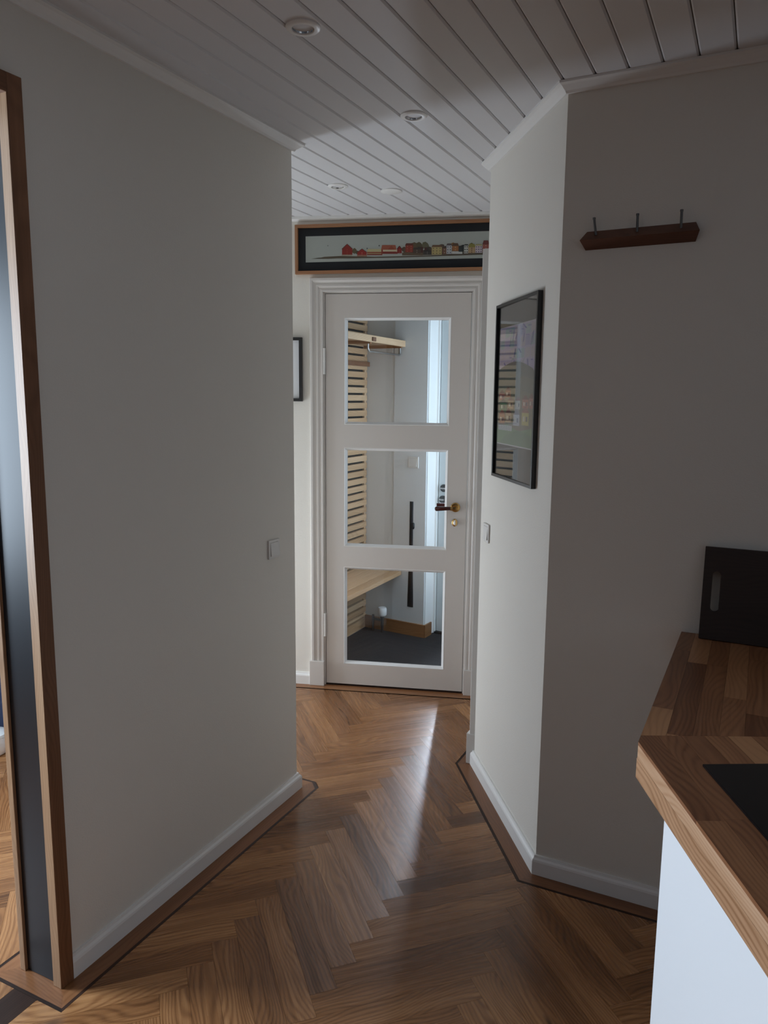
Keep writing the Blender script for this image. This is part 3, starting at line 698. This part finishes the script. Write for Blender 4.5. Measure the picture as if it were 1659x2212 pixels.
def house(X0, X1, Yb, Yt, c, roof, rh=14, wins=0, wc=(225, 222, 210), gable=False):
    quad(X0, X1, Yb, Yt, c)
    if gable: pol([(X0 - 2, Yt), ((X0 + X1) / 2, Yt - rh), (X1 + 2, Yt)], c); pol([((X0 + X1) / 2 - 3, Yt - rh - 3), ((X0 + X1) / 2 + 3, Yt - rh - 3), (X1 + 5, Yt + 3), (X1 - 2, Yt + 3)], roof); pol([((X0 + X1) / 2 - 3, Yt - rh - 3), ((X0 + X1) / 2 + 3, Yt - rh - 3), (X0 + 2, Yt + 3), (X0 - 5, Yt + 3)], roof)
    else: pol([(X0 - 3, Yt), (X0 + 6, Yt - rh), (X1 - 6, Yt - rh), (X1 + 3, Yt)], roof)
    r = 2 if wins < 4 else 3
    cc = max(1, wins // r)
    for i in range(cc):
        for j in range(r if wins else 0):
            x = X0 + (X1 - X0) * (i + .5) / cc; y = Yt + (Yb - Yt) * (j + .5) / r
            quad(x - 4, x + 4, y + 4, y - 4, wc)
house(440, 522, 332, 282, (150, 42, 30), (88, 50, 42), 34, 4, (168, 70, 56), True)
quad(438, 520, 337, 328, (170, 150, 130))
house(562, 636, 338, 308, (158, 40, 30), (100, 48, 38), 22, 2, (190, 120, 100), True); quad(560, 638, 342, 330, (168, 120, 100))
house(640, 760, 326, 304, (196, 176, 128), (204, 196, 150), 20, 0); quad(640, 760, 316, 308, (150, 50, 36)); quad(640, 760, 332, 322, (140, 60, 46))
house(752, 868, 322, 290, (150, 60, 44), (172, 96, 70), 36, 0); pol([(800, 292), (830, 256), (858, 290)], (160, 76, 52))
quad(764, 880, 304, 290, (214, 196, 164)); quad(764, 880, 322, 306, (132, 44, 34))
house(876, 912, 318, 282, (142, 34, 28), (90, 40, 34), 18, 2, (170, 80, 64), True)
house(940, 1000, 310, 256, (154, 62, 44), (110, 58, 44), 16, 6, (180, 110, 90))
quad(915, 1075, 334, 312, (112, 94, 72))
house(1000, 1060, 318, 288, (92, 76, 64), (72, 62, 54), 14, 3, (140, 130, 110))
house(1082, 1140, 326, 304, (70, 66, 62), (52, 50, 48), 10, 2, (110, 108, 100))
house(1145, 1222, 328, 270, (196, 178, 120), (120, 90, 66), 16, 9, (120, 104, 82))
house(1228, 1258, 324, 278, (128, 92, 72), (82, 66, 58), 14, 3, (180, 160, 140))
house(1258, 1298, 322, 258, (198, 200, 202), (96, 90, 92), 16, 6, (92, 96, 108))
house(1302, 1350, 300, 262, (170, 112, 66), (104, 78, 58), 22, 3, (200, 170, 120))
quad(1300, 1380, 322, 302, (210, 212, 206)); house(1352, 1388, 306, 270, (40, 50, 50), (44, 44, 44), 10, 0)
house(1392, 1424, 318, 258, (208, 208, 200), (60, 62, 60), 10, 6, (44, 46, 50))
house(1426, 1476, 316, 272, (190, 160, 120), (150, 142, 72), 26, 4, (120, 84, 66))
house(1478, 1530, 314, 260, (214, 200, 206), (176, 170, 120), 12, 9, (96, 80, 104))
house(1534, 1580, 308, 250, (170, 96, 84), (120, 62, 58), 30, 4, (200, 160, 150))
for i in range(5): house(1586 + i * 42, 1622 + i * 42, 306, 262 + (i % 3) * 8, ((188, 170, 130), (120, 60, 50), (200, 200, 190), (160, 110, 70), (90, 96, 90))[i], (90, 74, 66), 14, 4, (110, 100, 90))
for X in (327, 640, 735): quad(X - 4, X + 4, (262 if X < 400 else 285 if X < 700 else 264), (257 if X < 400 else 276 if X < 700 else 254), (70, 76, 74))
P = [([(x, z) for x, z in pts], c) for pts, c in P]
P = [(([(min(x, ux1), z) for x, z in pts]), c) for pts, c in P if min(q[0] for q in pts) < ux1 - .002]
ink_mesh('print', P, lambda x, z, i: FD.p(x, .0085 + .00012 * min(i, 400) * .12, tz(x, z)), pan, .72)
#pbox('glass_sheet', px0 + fw_, px1 - fw_, Z0 + fw_, Z1 - fw_, .0165, .0185, M_glass)
# small picture at the left of the door, mostly hidden
sm = thing('black_framed_picture', FD.p(-.24, .01, 1.47), 'small black framed picture half hidden behind the left wall edge', 'picture')
frame_mesh('frame', FD, (-.35, -.113, 1.4705, 1.7815), [(-.335, -.128, 1.485, 1.767)], .001, .02, M_black, sm, bevel=.001)
box('paper_sheet', FD, -.336, -.127, .002, .008, 1.484, 1.768, M_paper2, sm)
# colourful print on the passage wall
cpn = thing('colourful_framed_print', FRW.p(.41, .01, 1.217), 'black framed colourful print of houses under a lilac sky on the passage wall', 'picture')
f0, f1, g0, g1 = .199, .620, 1.217, 1.8195; bw = .0105
frame_mesh('frame', FRW, (f0, f1, g0, g1), [(f0 + bw, f1 - bw, g0 + bw, g1 - bw)], .001, .0165, M_black, cpn, bevel=.001)
box('mat_board', FRW, f0 + bw - .001, f1 - bw + .001, .002, .006, g0 + bw - .001, g1 - bw + .001, M_greymat, cpn)
q0, q1, h0, h1 = .226, .597, 1.336, 1.739
def cp_(X, Y): return (q0 + (q1 - q0) * X, h1 - (h1 - h0) * Y)
Q = []
def cpol(pts, c): Q.append(([cp_(*t) for t in pts], lin(*c)))
cpol([(0, 0), (1, 0), (1, 1), (0, 1)], (206, 202, 206)); cpol([(.008, .006), (.992, .006), (.992, .99), (.008, .99)], (196, 182, 214))
rr = random.Random(3)
for i in range(4):
    for j in range(7):
        x, y = .01 + j * .14, .01 + i * .092
        cc = rr.choice([(188, 176, 214), (206, 190, 206), (172, 166, 208), (200, 186, 196), (170, 190, 196)])
        cpol([(x + .01, y + .01), (min(x + .13, .99), y + .005), (min(x + .135, .99), y + .08), (x + .015, y + .085)], cc)
for i in range(26):
    x, y, an, ln = rr.uniform(.03, .93), rr.uniform(.02, .33), rr.choice([.5, 1.2, 1.9, 2.6, 0]), rr.uniform(.04, .10)
    dx, dy = math.cos(an) * ln / 2, math.sin(an) * ln * .9 / 2; wx, wy = .011, .006
    c = rr.choice([(92, 88, 172), (110, 104, 184), (78, 84, 160), (140, 132, 196), (120, 150, 170)])
    ps = [(x - dx - wx, y - dy), (x - dx + wx, y - dy - wy), (x + dx + wx, y + dy), (x + dx - wx, y + dy + wy)]
    cpol([(min(.985, max(.012, a)), min(.41, max(.012, b))) for a, b in ps], c)
hill = [(.008, .355)] + [(.008 + .984 * t / 16, .355 + .03 * (t / 16) - .068 * math.sin(PI * t / 16)) for t in range(1, 16)] + [(.992, .40), (.992, .99), (.008, .99)]
cpol(hill, (96, 100, 92)); cpol([(.008, .44), (.5, .40), (.992, .46), (.992, .99), (.008, .99)], (112, 112, 94))
cpol([(.008, .54), (.45, .50), (.992, .58), (.992, .99), (.008, .99)], (128, 120, 92))
for (x, y, ww, hh, c, rc) in ((.03, .56, .17, .06, (176, 92, 72), (110, 60, 52)), (.22, .535, .15, .06, (190, 120, 80), (124, 70, 58)), (.06, .64, .2, .07, (100, 138, 96), (84, 70, 58)), (.30, .62, .16, .07, (188, 152, 110), (128, 72, 60)), (.05, .74, .17, .08, (182, 120, 86), (150, 70, 54)), (.25, .725, .16, .08, (190, 156, 126), (120, 62, 54)), (.52, .62, .13, .07, (196, 190, 180), (140, 84, 66)), (.70, .61, .16, .07, (196, 120, 92), (134, 66, 54)), (.47, .735, .17, .09, (198, 196, 204), (120, 100, 104)), (.70, .715, .18, .10, (206, 190, 96), (168, 96, 70)), (.88, .60, .10, .08, (188, 118, 104), (130, 70, 64))):
    cpol([(x, y), (x + ww, y), (x + ww, y + hh), (x, y + hh)], c); cpol([(x - .012, y), (x + ww * .5, y - hh * .55), (x + ww + .012, y)], rc)
    cpol([(x + ww * .2, y + hh * .3), (x + ww * .4, y + hh * .3), (x + ww * .4, y + hh * .7), (x + ww * .2, y + hh * .7)], (226, 216, 190))
    cpol([(x + ww * .6, y + hh * .3), (x + ww * .8, y + hh * .3), (x + ww * .8, y + hh * .7), (x + ww * .6, y + hh * .7)], (90, 80, 90))
cpol([(.008, .85), (.3, .82), (.62, .87), (.992, .83), (.992, .99), (.008, .99)], (112, 150, 100)); cpol([(.25, .92), (.6, .86), (.992, .90), (.992, .99), (.1, .99)], (96, 134, 92))
for i in range(8): cpol([(.05 + i * .05, .83), (.085 + i * .05, .83), (.085 + i * .05, .875), (.05 + i * .05, .875)], (206, 204, 214))
ink_mesh('print', Q, lambda x, z, i: FRW.p(x, .0065 + .000015 * i, z), cpn)
prism('glass_sheet', [(f0 + bw, .0085), (f1 - bw, .0150), (f1 - bw, .0162), (f0 + bw, .0097)], g0 + bw, g1 - bw, M_glass, cpn, fr=FRW)     # sits a little askew in its frame

# light switches of the passage
FLW = Fr(ab(PA0, PB1), VA, VB)
lx = (Vector((-.389, 2.613, 0)) - ab(PA0, PB1)).dot(VA)
switch(FLW, lx, .967, 'white light switch on the left wall near its far end', .066)
switch(FRW, .118, .988, 'white light switch on the passage wall below the colourful print', .070)

# ------------------------------------------------------------------ coat rack
xo = (T0 := (Vector((.4836, 2.2356, 0)))).dot(eW2) - W2.dot(eW2)
rk = thing('coat_rack', FR2.p(.2, .01, 1.905), 'dark oak triangular coat rail with three steel pegs on the right wall', 'coat rack')
RL, RR, pj = .069 + xo, .376 + xo, .032
zb, zr, ztp = 1.905, 1.9275, 1.955
V = [FR2.p(RL + .011, 0.0005, zb), FR2.p(RL, pj, zr), FR2.p(RL + .013, 0.0005, ztp), FR2.p(RR - .011, 0.0005, zb + .002), FR2.p(RR, pj, zr + .002), FR2.p(RR - .013, 0.0005, ztp + .002)]
lv = [(RL, 0, zb), (RL, pj, zr), (RL, 0, ztp), (RR, 0, zb), (RR, pj, zr), (RR, 0, ztp)]
put('rail', V, [(0, 1, 2), (5, 4, 3), (0, 3, 4, 1), (1, 4, 5, 2), (2, 5, 3, 0)], M_rack, rk, uvs=uvify(lv, 'x'), rnd=.4, bevel=.001)
for s, lean in ((.110, -.004), (.218, 0), (.328, 0)):
    x = s + xo; pk = tube('peg', [FR2.p(x, .016, 1.941), FR2.p(x + lean, .021, 1.970), FR2.p(x + lean * 1.4, .023, 1.984)], .0034, M_pegsteel, rk, 12)
    lathe('peg_tip', FR2.p(x + lean * 1.4, .023, 1.984), (0, 0, 1), [(.0042, -.003), (.0042, .002), (.001, .003)], M_pegsteel, pk, 12)

# ------------------------------------------------------------------ worktop, cabinet, hob, cutting board
ZW = .855
wl0, wl1 = Vector((.4877, 1.361, 0)), ab(2.213, -.1555)          # corner and where its left edge meets the wall
XF = .4877; XB = 1.35
cabc = Vector((.4865, 1.2155, 0))
pts = [xy(wl0 + Vector((.011, 0, 0))), xy(wl1 + VB * .003), xy(ab(2.213, .62)), (XB + .05, 1.15), (XB, -.5), (XF + .011, -.5)]
wt = prism('worktop', pts, .782, ZW - .007, M_topedge); tag(wt, 'oak butcher block worktop with a thick front edge above the white cabinet', 'worktop')
uvl = wt.data.uv_layers.new(name='UVMap')
for lp in wt.data.loops:
    v = wt.data.vertices[lp.vertex_index].co; uvl.data[lp.index].uv = (v.y, v.x + v.z)
box('edge_strip', WORLD, XF, XF + .0105, -.5, wl0.y, .822, ZW - .0068, M_topedge, wt, grain='y', rnd=.75)
box('edge_strip', WORLD, XF, XF + .0105, -.5, wl0.y + .003, .782, .8215, M_topedge, wt, grain='y', rnd=.35)
# staves: back piece along a, front piece along y; the joint is square to the front piece
YJ = 1.388
front_hp = [half((0, YJ - .0003, 0), (0, 1, 0)), half((XF, 0, 0), (-1, 0, 0))]
left_n = Vector(((wl1 - wl0).y, -(wl1 - wl0).x, 0)).normalized()   # to the right of the left edge
def stave(poly, d, perp):
    if area(poly) < 4e-5: return
    n = len(poly)
    if sum(poly[i].x * poly[(i + 1) % n].y - poly[(i + 1) % n].x * poly[i].y for i in range(n)) < 0: poly = poly[::-1]
    k = random.uniform(0, 50); V = [(p.x, p.y, z) for z in (ZW - .007, ZW) for p in poly]; U = [(p.dot(d) + k, p.dot(perp) + k) for z in (0, 1) for p in poly]
    put('stave', V, [tuple(range(n))[::-1], tuple(range(n, 2 * n))] + [(i, (i + 1) % n, n + (i + 1) % n, n + i) for i in range(n)], M_top, wt, uvs=U, rnd=min(1, max(0, random.gauss(.5, .28))))
SWD = .0455
for i in range(18):                                   # back piece
    b0 = -.1645 + i * SWD; a = 1.2 - random.uniform(0, .3)
    while a < 2.22:
        a1 = min(a + random.uniform(.22, .5), 2.213)
        p = [ab(a + .0002, b0 + .0002).xy, ab(a1, b0 + .0002).xy, ab(a1, b0 + SWD - .0002).xy, ab(a + .0002, b0 + SWD - .0002).xy]
        p = clip_in(p, half((0, YJ, 0), (0, -1, 0)))
        if len(p) > 2: p = clip_in(p, half(wl0, -left_n))
        if len(p) > 2: stave(p, VA.xy, VB.xy)
        a = a1
        if a >= 2.212: break
for i in range(14):                                   # front piece
    x0 = XF + i * SWD; y = YJ
    first = True
    while y > -.4:
        y1 = y - random.uniform(.22, .55)
        p = [Vector((x0 + (.0002 if i else 0), y - .0002)), Vector((x0 + SWD - .0002, y - .0002)), Vector((x0 + SWD - .0002, y1)), Vector((x0 + (.0002 if i else 0), y1))]
        p = clip_in(p, half(wl0, -left_n))
        if len(p) > 2: stave(p, Vector((0, 1)), Vector((1, 0)))
        y = y1
cb = thing('kitchen_cabinet', (.75, .6, 0), 'white kitchen base cabinet under the oak worktop', 'cabinet')
fx = .4905
prism('carcass', [(fx + .019, -.5), (fx + .019, 1.19), (XB - .02, 1.19), (XB - .02, -.5)], .0, .781, M_cab, cb)
for y0, y1 in ((.62, 1.2155), (.02, .617), (-.5, .017)):
    box('front_panel', WORLD, fx - .002, fx + .018, y0, y1, .003, .7805, M_cab, cb, bevel=.001)
box('end_panel', WORLD, fx + .018, XB - .02, 1.1905, 1.2075, .0, .7805, M_cab, cb)
hob = thing('induction_hob', (.85, .97, ZW), 'black glass hob let into the oak worktop', 'hob')
hp_ = [(.5692, 1.2645), (1.13, 1.292), (1.13, .745), (.5715, .72)]
hp_ = [(.5692, 1.2645), (1.13, 1.285), (1.13, .70), (.5720, .68)]
prism('glass_plate', hp_, ZW + .0003, ZW + .005, M_hob, hob, bevel=.0015)
for cx, cy, r in ((.74, 1.10, .09), (.97, 1.12, .07), (.74, .85, .07), (.97, .86, .09)):
    lathe('cooking_zone', (cx, cy, ZW + .005), (0, 0, 1), [(r, 0), (r, .0002), (r - .002, .0002), (r - .002, 0)], M_darksteel, hob, 40, cap=False)
# cutting board leaning on the wall
bx0, bx1 = -.1115 - W2.dot(VB), .30 - W2.dot(VB); bh, bt = .250, .018
ang = math.asin(.028 / bh)
class FrTilt(Fr):
    def p(s, x, y, z=0):   # y: thickness away from the wall, z: along the board
        return FR2.p(x, .0325 - z * math.sin(ang) + y * math.cos(ang), ZW + .0008 + z * math.cos(ang) + y * math.sin(ang))
FT = FrTilt((0, 0, 0), (1, 0, 0), (0, 1, 0))
# board with a rounded slot
import itertools
out = [(bx0 + .003, 0), (bx1, 0), (bx1, bh), (bx0 + .003, bh)]
sc_x, sz0, sz1, sr = bx0 + .036, .075, .185, .0105
slot = [(sc_x + sr * math.cos(t), sz1 - sr + sr * math.sin(t)) for t in [PI * i / 8 for i in range(9)]] + [(sc_x + sr * math.cos(t), sz0 + sr + sr * math.sin(t)) for t in [PI + PI * i / 8 for i in range(9)]]
bm = bmesh.new()
def loop(pts, y): vs = [bm.verts.new(FT.p(x, y, z)) for x, z in pts]; return vs, [bm.edges.new((vs[i], vs[(i + 1) % len(vs)])) for i in range(len(vs))]
L = {}
for y in (0, bt):
    o_, oe = loop(out, y); s2, se = loop(slot, y); L[y] = (o_, s2); bmesh.ops.triangle_fill(bm, use_beauty=True, edges=oe + se)
for q in (0, 1):
    A_, B_ = L[0][q], L[bt][q]
    for i in range(len(A_)): bm.faces.new((A_[i], A_[(i + 1) % len(A_)], B_[(i + 1) % len(A_)], B_[i]))
bm.verts.index_update(); V = [v.co.copy() for v in bm.verts]; F = [tuple(v.index for v in f.verts) for f in bm.faces]; bm.free()
cbd = put('cutting_board', V, F, M_board, uvs=[(v.dot(VB) + 3, v.z) for v in V], rnd=.5); tag(cbd, 'dark wooden cutting board with a slot grip leaning on the wall', 'cutting board')

# ------------------------------------------------------------------ ceiling fittings
spots = [((-.199, 1.915), 'recessed round downlight in the ceiling, nearest the viewer'), ((.0795, 2.472), 'recessed round downlight in the ceiling above the passage, second from the viewer'), ((-.2015, 3.268), 'recessed round downlight in the ceiling near the panorama picture')]
for (x, y), lb in spots:
    t = thing('recessed_downlight', (x, y, ZC), lb, 'downlight', 'downlights in the board ceiling')
    R = .041
    lathe('trim_ring', (x, y, ZC), (0, 0, -1), [(R, 0), (R, .003), (R - .004, .006), (R - .014, .0065), (R - .016, .003), (R - .016, 0)], M_trim, t, 36, cap=False)
    lathe('reflector', (x, y, ZC), (0, 0, -1), [(R - .016, .004), (R - .018, -.004), (.016, -.0095)], M_chrome, t, 32, cap=False)
    lathe('lamp_lens', (x, y, ZC - .0005), (0, 0, -1), [(.018, -.0095), (.017, -.006), (.010, -.003), (.001, -.002)], M_lamp, t, 24)
vt = lathe('ceiling_cover', (.018, 3.335, ZC), (0, 0, -1), [(.044, 0), (.044, .004), (.040, .006), (.002, .0065)], M_trim, None, 36); tag(vt, 'flat white round cover on the ceiling above the glazed door', 'ceiling cover')

# ------------------------------------------------------------------ side room, glimpsed at the left edge
seat = thing('upholstered_seat', ab(2.12, -2.85), 'low navy upholstered seat in the side room, glimpsed past the opening', 'seat')
box('seat_base', FAB, 2.05, 2.195, -3.18, -2.52, .03, .34, M_navy, seat, bevel=.02, smooth=True)
box('seat_cushion', FAB, 2.045, 2.195, -3.18, -2.52, .345, .45, M_navy, seat, bevel=.03, smooth=True)
for b in (-3.1, -2.6): box('leg', FAB, 2.10, 2.14, b, b + .04, 0, .03, M_casing, seat)
fc = thing('floor_cushion', ab(1.97, -2.80), 'pale round floor cushion beside the navy seat in the side room', 'cushion')
lathe('cushion_body', ab(1.97, -2.80, 0), (0, 0, 1), [(.03, .001), (.06, .004), (.072, .03), (.072, .06), (.06, .085), (.02, .095)], M_fleece, fc, 24)
lathe('cushion_cover', ab(1.97, -2.80, 0), (0, 0, 1), [(.066, .078), (.064, .088), (.03, .101), (.002, .103)], M_white, fc, 24)
